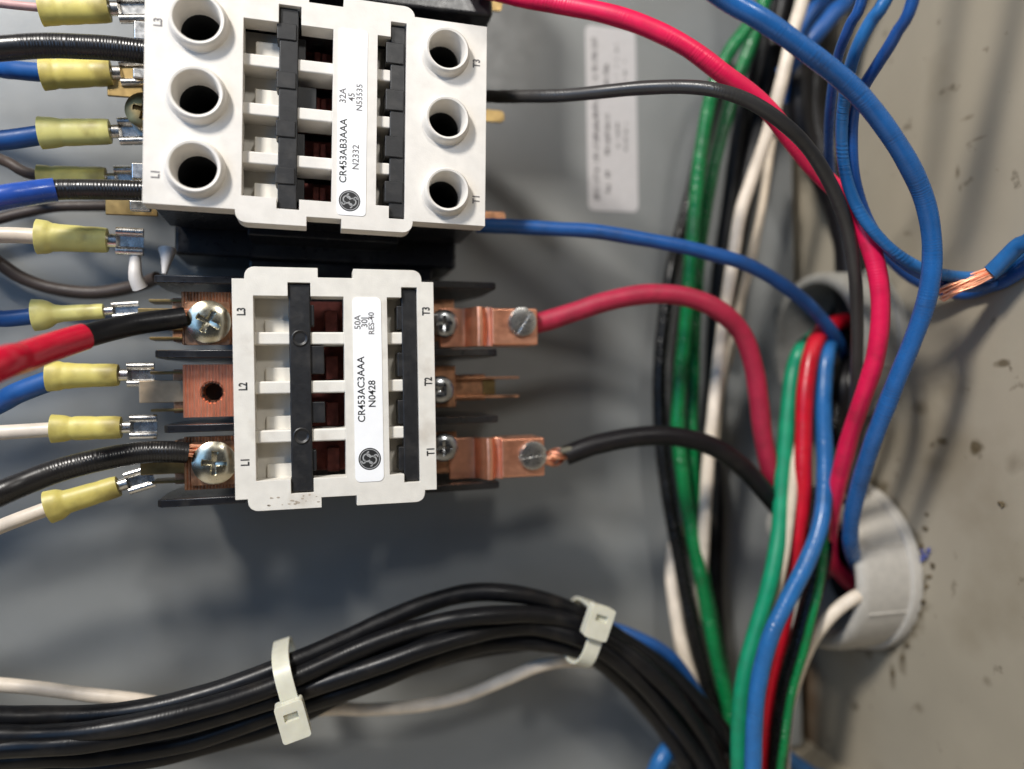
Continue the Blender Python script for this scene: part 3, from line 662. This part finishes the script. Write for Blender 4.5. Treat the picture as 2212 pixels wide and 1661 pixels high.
crimp('blue wire in the yellow terminal that the red taped cable crosses', 'blue2', [(-30, 688), (20, 688)], 18, (73, 681), 35, (224, 672), 17, 32)
crimp('blue wire in the yellow terminal under the red taped cable', 'blue2', [(-30, 884, 30), (40, 848, 34)], 23, (103, 812), 34, (256, 810), 25, YG)
crimp('white wire in a brownish yellow terminal between the red and black cables', 'white', [(-30, 936), (40, 932)], 16, (112, 926), 31, (262, 923), 25, YG)
crimp('white wire in the slanting yellow terminal below the black cables', 'white', [(-30, 1150, 34), (40, 1122, 36)], 16, (104, 1096), 36, (256, 1050), 24, YG)

# thick cables on the supply side
def taped(label, tape, tl, pts, rv, split, rt_, tapecol):
    q = spline(pts3(pts)); k = 1/vmm(pts[0][0], pts[0][2]); n = min(range(len(q)), key=lambda i: (q[i]-Vector(U(*split))).length) if split else 0; split = n/len(q)
    t = thing('supply_cable', label, 'cable', tuple(q[0])); hl = len(q)
    part('insulation', G().tube(q, lambda s: rv[0]*k+(rv[1]-rv[0])*k*s, 18), WIRE[tl], t)
    if tape: part('colour_tape', G().tube(q[n:], lambda s: ((rv[0]+(rv[1]-rv[0])*(split+(1-split)*s))+rt_[0]+(rt_[1]-rt_[0])*s)*k, 22), tapecol, t)
taped('black ribbed cable into the hooded contactor, above the scuffed yellow terminal', 0, 'blackr', [(345, 116, 50), (250, 105, 50), (180, 101, 50), (90, 99, 50), (-40, 108, 50)], (25, 25), 0, (0, 0), None)
taped('black cable wrapped in blue tape, going into the hooded contactor', 1, 'blackr', [(345, 412, 48), (250, 410, 48), (180, 409, 48), (120, 410, 48), (60, 418, 50), (-40, 436, 52)], (21, 23), (120, 410, 48), (3, 6), BLUET)
taped('black cable wrapped in glossy red tape, ending under a domed screw', 1, 'black', [(400, 685, 45.5), (375, 689, 46.3), (300, 699, 49), (235, 713, 53), (182, 727, 58), (110, 750, 65), (50, 772, 72), (-50, 808, 82)], (22, 33), (181, 727, 58), (2.6, 8), REDT)
taped('black cable with ribbed bend under a domed screw, above the slanting yellow terminal', 0, 'blackr', [(405, 978, 45.5), (375, 976, 46.3), (310, 977, 47), (220, 992, 49), (130, 1015, 51), (60, 1041, 53), (-50, 1088, 56)], (23, 28), 0, (0, 0), None)
# bare copper seen at the clamp screws
for (px, py, lb) in [(402, 680, 'short bare copper strands of the red taped cable at its screw'), (408, 972, 'short bare copper strands of the ribbed black cable at its screw')]:
    g = G()
    for k in range(9):
        dy = (k-4)*2.6; g.tube(pts3([(px-6, py+dy, 45+math.sin(k*2)), (px+28, py+dy*1.2+3, 44.4)]), .42, 6)
    o = solo('bare_strands', g, COPPER, lb, 'copper strands', U(px, py, 45), 'bare strands at the clamp screws')

# thin brown wires lying on the panel
wire('thin dark brown wire curving along the panel behind the pale yellow terminal', 'brown', [(-30, 478, 8), (40, 462, 8), (120, 449, 9), (200, 446, 10), (290, 444, 14), (320, 440, 20)], 11, 'thin brown wires on the panel')
wire('brown wire looping low over the panel under the pale yellow terminal', 'brown', [(-30, 545, 10), (0, 570, 9), (50, 603, 8), (120, 625, 8), (210, 632, 9), (290, 618, 12), (340, 600, 18)], 14, 'thin brown wires on the panel')

# ------------------------------------------------------------------ wires on the load side
wire('glossy crimson wire arching from the hooded contactor past the sticker to the pale bushing', 'red', [(1035, -28, 48), (1120, -6, 58.9), (1250, 16, 67.7), (1330, 34, 72.3), (1400, 58, 75.6), (1480, 100, 78.6), (1560, 158, 80.1), (1650, 228, 79.3), (1712, 305, 77.9), (1768, 372, 78.0), (1832, 436, 81.6), (1872, 510, 84.6), (1897, 600, 85.2), (1901, 690, 83.4), (1889, 780, 79.2), (1860, 872, 72.7), (1831, 960, 64.0), (1806, 1060, 55.1), (1791, 1150, 48.0), (1798, 1215, 42.0), (1835, 1258, 'x198')], 20)
wire('dark grey wire crossing over the sticker and the crimson wire', 'grey', [(1030, 208, 42), (1110, 208, 49.4), (1200, 206, 59.6), (1300, 199, 69.6), (1400, 190, 78.2), (1480, 188, 85.3), (1550, 196, 90.9), (1620, 219, 92.8), (1690, 263, 93.0), (1750, 325, 90.5), (1797, 405, 87.4), (1830, 495, 83.7), (1847, 590, 79.4), (1852, 690, 72.6), (1850, 790, 65.5), (1846, 880, 56.2), (1842, 980, 48.0), (1838, 1080, 42.0), (1838, 1200, 'x196')], 15)
wire('thick ribbed blue wire sweeping in a wide bow to the pale bushing', 'blue', [(1530, -28, 106.0), (1640, 37, 109.1), (1740, 108, 110.2), (1830, 182, 109.2), (1905, 265, 108.3), (1962, 350, 107.2), (2000, 440, 104.2), (2013, 540, 101.1), (2003, 640, 97.9), (1970, 740, 92.7), (1925, 850, 85.4), (1886, 950, 78.0), (1856, 1050, 68.4), (1839, 1130, 60.6), (1840, 1190, 52.3), (1862, 1245, 'x199')], 20)
wire('smooth blue wire from the hooded contactor diving into the dark bushing', 'blue2', [(1030, 487, 40), (1100, 489, 43), (1200, 495, 47), (1300, 503, 50), (1420, 521, 53), (1520, 543, 55), (1610, 571, 56), (1700, 622, 54), (1760, 672, 50), (1800, 722, 45), (1828, 785, 'x200')], 15.5)
wire('thick dull red wire arching from the bright screwed lug', 'dred', [(1140, 703, 40), (1172, 695, 41), (1240, 673, 43), (1310, 652, 45), (1400, 636, 47), (1480, 641, 49), (1550, 668, 50), (1600, 716, 48), (1627, 790, 46), (1640, 870, 44), (1650, 950, 42), (1670, 1040, 38), (1695, 1120, 32), (1740, 1190, 28), (1790, 1230, 'x196')], 21)
t = thing('load_wire', 'thick black wire with split jacket end arching from the dull screwed lug', 'wire', U(1220, 985, 42))
q = spline(pts3([(1222, 984, 42), (1290, 960, 44), (1380, 943, 46), (1460, 943, 47), (1540, 965, 46), (1610, 1014, 44), (1662, 1074, 41), (1710, 1130, 36), (1760, 1180, 30), (1800, 1215, 'x196')]))
part('insulation', G().tube(q, 21.5/vmm(1400, 45), 18), WIRE['black2'], t)
g = G()
for k in range(13):
    a = k*2.4; rr_ = .6+2.2*((k % 4)/3); o = lambda px, py, s: tuple(Vector(U(px, py, 41.5))+Vector((0, rr_*math.cos(a+s), rr_*math.sin(a+s)*.8)))
    g.tube(spline([o(1168, 992, 0), o(1188, 990, 1.2), o(1206, 986, 2.4), o(1228, 982, 3.4)], .8), .40, 7)
part('copper_strands', g, COPPER, t)
part('split_jacket', G().tube(pts3([(1212, 975, 43.5), (1228, 972, 44), (1246, 968, 44)]), 1.15, 8), mat('old_jacket', (.11, .10, .07), .6), t)

hn = 'harness along the panel edge'
wire('green wire beside the white wire, with bright flecks of wear', 'green', [(1660, -20, 34), (1618, 55, 32), (1570, 122, 29), (1535, 212, 27), (1514, 330, 25), (1502, 450, 24), (1492, 560, 24), (1482, 700, 22), (1467, 840, 20), (1464, 930, 20), (1474, 1020, 20), (1489, 1120, 20), (1508, 1220, 20), (1530, 1330, 20), (1552, 1440, 22), (1578, 1550, 24), (1606, 1690, 26)], 15, hn)
wire('darker green wire running behind the flecked green wire', 'green', [(1650, 20, 22), (1622, 95, 20), (1592, 175, 18), (1572, 245, 18), (1546, 340, 17), (1526, 440, 17), (1510, 560, 17), (1500, 700, 16), (1497, 840, 15), (1494, 930, 15), (1499, 1050, 15), (1509, 1150, 15), (1521, 1250, 15), (1541, 1350, 16), (1562, 1450, 18), (1586, 1560, 20), (1614, 1690, 22)], 14, hn)
wire('cream white wire crossing under the thick blue wire and down the harness', 'white', [(1738, -25, 46), (1716, 60, 45), (1697, 140, 44), (1682, 200, 42), (1660, 282, 38), (1630, 370, 34), (1602, 455, 32), (1586, 540, 30), (1574, 620, 30), (1560, 720, 28), (1549, 820, 26), (1540, 900, 26), (1531, 980, 24), (1526, 1060, 24), (1520, 1160, 22), (1513, 1260, 16), (1512, 1340, 12)], 14, hn)
wire('thin worn cream wire close beside the cream white wire', 'cream', [(1668, 300, 20), (1650, 420, 18), (1640, 480, 18), (1624, 560, 18), (1603, 640, 17), (1588, 710, 16), (1570, 790, 16), (1553, 870, 14), (1545, 960, 10)], 9, hn)
wire('black wire between the white wire and the cabinet back', 'black', [(1650, 0, 12), (1616, 150, 8), (1597, 280, 6), (1581, 400, 4), (1566, 500, 4), (1553, 600, 4), (1544, 720, 4), (1538, 850, 4), (1541, 960, 5), (1547, 1100, 6), (1544, 1250, 8), (1552, 1400, 10), (1572, 1520, 14), (1598, 1640, 16)], 17, hn)
wire('black wire with pale worn streaks on the panel side of the green wires', 'blackt', [(1575, 110, 5), (1536, 220, 5), (1513, 330, 6), (1490, 430, 7), (1468, 510, 8), (1449, 590, 10), (1434, 700, 11), (1425, 800, 12), (1425, 900, 12), (1432, 990, 13), (1443, 1070, 14), (1455, 1140, 15), (1470, 1220, 16), (1487, 1310, 17), (1507, 1400, 18), (1533, 1500, 19), (1572, 1620, 20)], 15, hn)
wire('peach white wire emerging from behind the streaked black wire', 'white', [(1466, 1130, 3.5), (1456, 1190, 5), (1451, 1245, 9), (1457, 1300, 12), (1470, 1380, 15), (1489, 1450, 16), (1510, 1495, 14), (1535, 1540, 12)], 15, hn)

dn = 'wires dropping from the dark bushing'
wire('teal green wire dropping from the dark bushing, outermost of its bunch', 'teal', [(1770, 720, 'x196'), (1735, 752, 40), (1714, 800, 41), (1704, 870, 42), (1697, 960, 43), (1690, 1050, 44), (1683, 1150, 46), (1665, 1250, 48), (1638, 1350, 48), (1610, 1450, 48), (1598, 1550, 48), (1597, 1700, 48)], 18, dn)
wire('tan wire between the teal green and the scarlet wire', 'cream', [(1760, 740, 'x194'), (1730, 830, 36), (1723, 900, 40), (1717, 980, 45), (1712, 1060, 47), (1703, 1150, 48), (1689, 1230, 48), (1668, 1320, 44), (1654, 1420, 38), (1652, 1540, 36), (1658, 1700, 36)], 11, dn)
wire('scarlet wire with bright streaks dropping from the dark bushing', 'red2', [(1850, 692, 'x203'), (1805, 698, 38), (1772, 720, 43), (1752, 768, 46), (1740, 850, 48), (1736, 930, 48), (1734, 1000, 48), (1732, 1080, 47), (1722, 1160, 46), (1706, 1240, 44), (1694, 1330, 41), (1674, 1420, 39), (1659, 1500, 38), (1647, 1600, 37), (1642, 1700, 37)], 18.5, dn)
wire('light blue wire with streaks beside the scarlet wire', 'lblue', [(1815, 705, 'x200'), (1790, 750, 44), (1779, 830, 48), (1780, 920, 50), (1783, 1000, 52), (1780, 1080, 54), (1767, 1150, 56), (1738, 1225, 58), (1700, 1300, 58), (1666, 1370, 58), (1643, 1450, 56), (1631, 1540, 56), (1626, 1700, 56)], 18, dn)
wire('black wire with shiny flecks behind the light blue wire', 'blackt', [(1815, 800, 'x194'), (1800, 900, 40), (1793, 1000, 42), (1785, 1090, 44), (1777, 1170, 46), (1766, 1240, 47), (1748, 1310, 47), (1726, 1390, 47), (1704, 1460, 45), (1690, 1540, 43), (1682, 1620, 42), (1678, 1700, 42)], 22, dn)
wire('thin green wire lying over the flecked black wire', 'green', [(1812, 850, 'x195'), (1798, 950, 42), (1791, 1040, 46), (1784, 1137, 50), (1776, 1217, 52), (1766, 1277, 53), (1750, 1345, 53), (1735, 1410, 52), (1710, 1504, 50), (1693, 1610, 49), (1683, 1700, 49)], 9, dn)
wire('black wire hanging in the shade between the two bushings', 'black2', [(1850, 760, 'x200'), (1822, 830, 40), (1812, 930, 36), (1806, 1040, 32), (1800, 1140, 30), (1802, 1230, 'x194')], 24, dn)
wire('short cream wire curling out of the pale bushing', 'white', [(1890, 1275, 'x203'), (1855, 1286, 52), (1815, 1312, 50), (1780, 1346, 48), (1752, 1388, 45), (1725, 1450, 40), (1700, 1540, 36), (1690, 1690, 34)], 14)

# blue control wires at the top
tb = 'thin blue wires along the side wall'
wire('thin dark blue wire that drops straight behind the thick blue wire', 'tblue', [(1868, -25, 104.0), (1837, 55, 98.8), (1812, 118, 91.5), (1798, 190, 83.8), (1791, 260, 75.8), (1791, 330, 67.1), (1797, 400, 56.0)], 11, tb)
wire('thin pale blue wire that turns along the wall below the thick blue wire', 'lblue', [(1925, -25, 118.0), (1880, 48, 113.6), (1850, 106, 109.2), (1833, 160, 102.8), (1822, 230, 96.3), (1819, 300, 91.8), (1827, 375, 89.2), (1850, 445, 88.5), (1885, 500, 89.7), (1935, 548, 90.8), (2000, 583, 91.8), (2070, 597, 92.5), (2140, 590, 94.9), (2240, 545, 100.0)], 12.5, tb)
wire('thin blue wire with white shine, leaning away from the other two', 'tblue', [(1978, -25, 122.0), (1934, 75, 115.4), (1896, 138, 108.8), (1866, 188, 102.2), (1846, 240, 95.5), (1842, 330, 90.7), (1852, 410, 87.8), (1880, 485, 86.9), (1925, 545, 87.8), (1985, 590, 88.5), (2060, 618, 89.1), (2140, 615, 91.2), (2240, 580, 96.0)], 11.5, tb)
wire('blue wire joining the two thin ones where they turn along the wall', 'tblue', [(1868, 470, 62), (1895, 525, 64), (1960, 590, 68), (2030, 624, 74), (2100, 634, 80), (2170, 620, 88), (2250, 590, 98)], 14, tb)
wire('dark blue wire slanting behind the white wire at the frame edge', 'blue2', [(1845, -25, 46), (1800, 30, 44), (1765, 72, 42), (1730, 112, 38), (1690, 160, 30)], 18, tb)
wire('dark blue wire tucked behind the slanting one at the frame edge', 'blue2', [(1800, -25, 36), (1760, 20, 34), (1725, 70, 32), (1700, 140, 26), (1690, 220, 20)], 16, tb)
wire('fat black cable rising in the cabinet corner behind the blue wires', 'black2', [(1775, -30, 22), (1762, 80, 22), (1754, 180, 22), (1752, 260, 22), (1768, 330, 24), (1795, 400, 26), (1822, 480, 28), (1840, 560, 30), (1848, 660, 30), (1850, 740, 'x205')], 30)
wire('black cable squeezed between the fat one and the white wire', 'black2', [(1742, -30, 28), (1734, 80, 27), (1727, 180, 25), (1733, 270, 24), (1758, 345, 24), (1795, 425, 25), (1825, 520, 26), (1838, 640, 26), (1840, 740, 'x204')], 24)
wire('black cable in the corner behind the green wires', 'black2', [(1700, -30, 12), (1676, 80, 9), (1655, 190, 7), (1632, 300, 6), (1612, 400, 5), (1590, 520, 5), (1570, 640, 4), (1556, 760, 4)], 24)
t = thing('stripped_wire', 'blue wire with frayed bare copper end hanging over the side wall', 'wire', U(2150, 585, 96))
q = spline(pts3([(2250, 480, 112), (2195, 535, 104), (2148, 582, 98), (2138, 590, 97)])); part('insulation', G().tube(q, 18/vmm(2150, 98), 16), WIRE['lblue'], t)
g = G(); random.seed(5)
for k in range(26):
    a = k*2.4; rr_ = 2.0*math.sqrt((k+.5)/26)
    o = lambda px, py, h, sp: tuple(Vector(U(px, py, h))+Vector((.3*rr_*math.sin(a), rr_*sp*math.cos(a), rr_*sp*math.sin(a))))
    e = random.uniform(-14, 10), random.uniform(-6, 8)
    g.tube(spline([o(2152, 580, 98, .9), o(2125, 594, 96, .95), o(2095, 607, 94, 1.1), o(2060+e[0]*.5, 624+e[1]*.4, 92, 1.0), o(2038+e[0], 636+e[1], 90, .9)], 1.2), .27, 6)
part('frayed_copper', g, COPPER, t)

# ------------------------------------------------------------------ black cable bundle and ties
bn = 'black cables tied in the bundle'
base = {'A': [(-40, 1553), (100, 1552), (220, 1543), (400, 1508), (600, 1445), (760, 1372), (900, 1314), (1000, 1289), (1080, 1284), (1160, 1292), (1250, 1324), (1340, 1375), (1420, 1432), (1500, 1508), (1565, 1590), (1620, 1700)],
        'B': [(-40, 1585), (100, 1583), (220, 1573), (400, 1540), (600, 1478), (760, 1414), (900, 1360), (1000, 1333), (1080, 1322), (1160, 1325), (1250, 1350), (1330, 1397), (1400, 1450), (1472, 1522), (1530, 1600), (1580, 1700)],
        'C': [(-40, 1616), (100, 1612), (220, 1602), (400, 1569), (600, 1509), (760, 1452), (900, 1402), (1000, 1374), (1080, 1360), (1160, 1358), (1250, 1378), (1322, 1420), (1388, 1475), (1450, 1545), (1502, 1618), (1545, 1700)],
        'D': [(-40, 1648), (100, 1640), (220, 1630), (400, 1598), (600, 1540), (760, 1486), (900, 1437), (1000, 1408), (1080, 1392), (1160, 1386), (1250, 1402), (1312, 1440), (1372, 1498), (1430, 1568), (1475, 1640), (1505, 1700)]}
hs = {'A': (40, 36, 34), 'B': (46, 43, 38), 'C': (45, 42, 36), 'D': (38, 36, 30)}
lb = {'A': 'black cable on the outer curve of the tied bundle, nearest the two contactors', 'B': 'black cable second from the outer curve of the tied bundle', 'C': 'glossy black cable third from the outer curve of the tied bundle', 'D': 'black cable on the inner curve of the tied bundle, beside the lone white wire'}
for k in 'ABCD':
    n = len(base[k]); q = []
    for i, (px, py) in enumerate(base[k]):
        s = i/(n-1); a, b, c = hs[k]; h = a+(b-a)*min(1, s*2) if s < .5 else b+(c-b)*(s-.5)*2
        q.append((px, py+5*math.sin(i*.9+ord(k)*2.1)*(0 if 1180 < px < 1330 or 560 < px < 680 else 1), h + 2.0*math.sin(i*1.3+ord(k)*1.4)))
    wire(lb[k], 'black', q, 19.5, bn, 'black_cable', 'cable')
wire('black cable hidden low under the middle of the tied bundle', 'black2', [(px, (py+base['C'][i][1])/2+6, 28) for i, (px, py) in enumerate(base['B'])], 18, bn, 'black_cable', 'cable')
wire('black cable hidden low under the inner side of the tied bundle', 'black2', [(px, py+24 if px < 700 else py+2, 27) for i, (px, py) in enumerate(base['D'])], 18, bn, 'black_cable', 'cable')
wire('lone white wire that bows away below the tied bundle', 'white', [(-40, 1476, 14), (60, 1484, 15), (160, 1496, 16), (260, 1508, 17), (380, 1525, 17), (520, 1538, 16), (640, 1536, 16), (720, 1531, 17), (800, 1533, 18), (900, 1526, 20), (1000, 1503, 23), (1090, 1468, 26), (1160, 1440, 28), (1215, 1430, 27), (1260, 1428, 20), (1310, 1432, 15), (1370, 1460, 12)], 13.5)
wire('blue wire peeping out along the outer curve of the tied bundle', 'blue2', [(1290, 1352, 20), (1340, 1362, 24), (1395, 1386, 27), (1440, 1412, 28), (1478, 1452, 26), (1520, 1520, 22)], 13)
wire('blue wire end poking out below the tied bundle', 'lblue', [(1395, 1720, 22), (1412, 1680, 23), (1425, 1648, 24), (1450, 1612, 22), (1490, 1570, 18)], 19)
wire('blue wire slanting out under the bunch of dropping wires', 'lblue', [(1660, 1600, 24), (1705, 1640, 24), (1750, 1672, 24), (1810, 1712, 24)], 17)

def tie(label, p0, p1, wd, hc, head, hr):
    """band round the bundle between view points p0 and p1; head: view centre, along, across"""
    A, B_ = Vector(U(*p0, hc+hr*.8)), Vector(U(*p1, hc+hr*.8)); A.z = B_.z = hc; C = (A+B_)/2; d = (B_-A); half = d.length/2; d.normalize()
    ax = Vector((-d.y, d.x, 0)); t = thing('cable_tie', label, 'cable tie', tuple(C), 'nylon ties round the bundle')
    n = 48; v = []; f = []
    for i in range(n):
        a = 2*math.pi*i/n; ca, sa = math.cos(a), math.sin(a)
        e = 2/3.2; X = math.copysign(abs(ca)**e, ca)*half; Z = math.copysign(abs(sa)**e, sa)*hr
        for s in (-1, 1):
            for o in (1.0, 1.0):
                pass
        q0 = C+d*X+Vector((0, 0, Z)); nn = (d*X/half**2+Vector((0, 0, Z/hr**2))).normalized()
        for (s, o) in ((-1, 0), (1, 0), (1, 1), (-1, 1)): v.append(tuple(q0+ax*s*wd/2+nn*o*1.1))
    for i in range(n):
        j = (i+1) % n
        for k in range(4): f.append((i*4+k, i*4+(k+1) % 4, j*4+(k+1) % 4, j*4+k))
    part('strap', G().add(v, f), NYLON, t)
    hp, ln, wd2, z0 = head; hcx = Vector(U(*hp, hc+hr))
    g = G().plate(rrect(-ln/2, ln/2, -wd2/2, wd2/2, .9), [(-ln*.02, -wd2*.28), (-ln*.02, wd2*.28), (-ln*.22, wd2*.28), (-ln*.22, -wd2*.28)] and [[(-ln*.05, -wd2*.25), (-ln*.05, wd2*.25), (-ln*.25, wd2*.25), (-ln*.25, -wd2*.25)]], -.5, z0)
    g.map(lambda a, b, c: tuple(hcx+d*a+ax*b+Vector((0, 0, c)))); part('head', g, NYLON, t, .7)
    g = G().plate(rrect(-ln/2-.2, ln/2+.4, -wd*.42, wd*.42, .4), [], z0*.35, z0*.6); g.map(lambda a, b, c: tuple(hcx+d*a+ax*b+Vector((0, 0, c)))); part('tail', g, NYLON, t, .2)
tie('nylon tie round the bundle where the white wire slips underneath', (605, 1428), (640, 1552), 4.9, 36, ((633, 1549), 11, 8.0, 3.6), 13)
tie('nylon tie whose head sits on the outer curve of the bundle', (1296, 1324), (1257, 1440), 5.0, 36, ((1288, 1340), 10.5, 8.2, 3.4), 11.2)
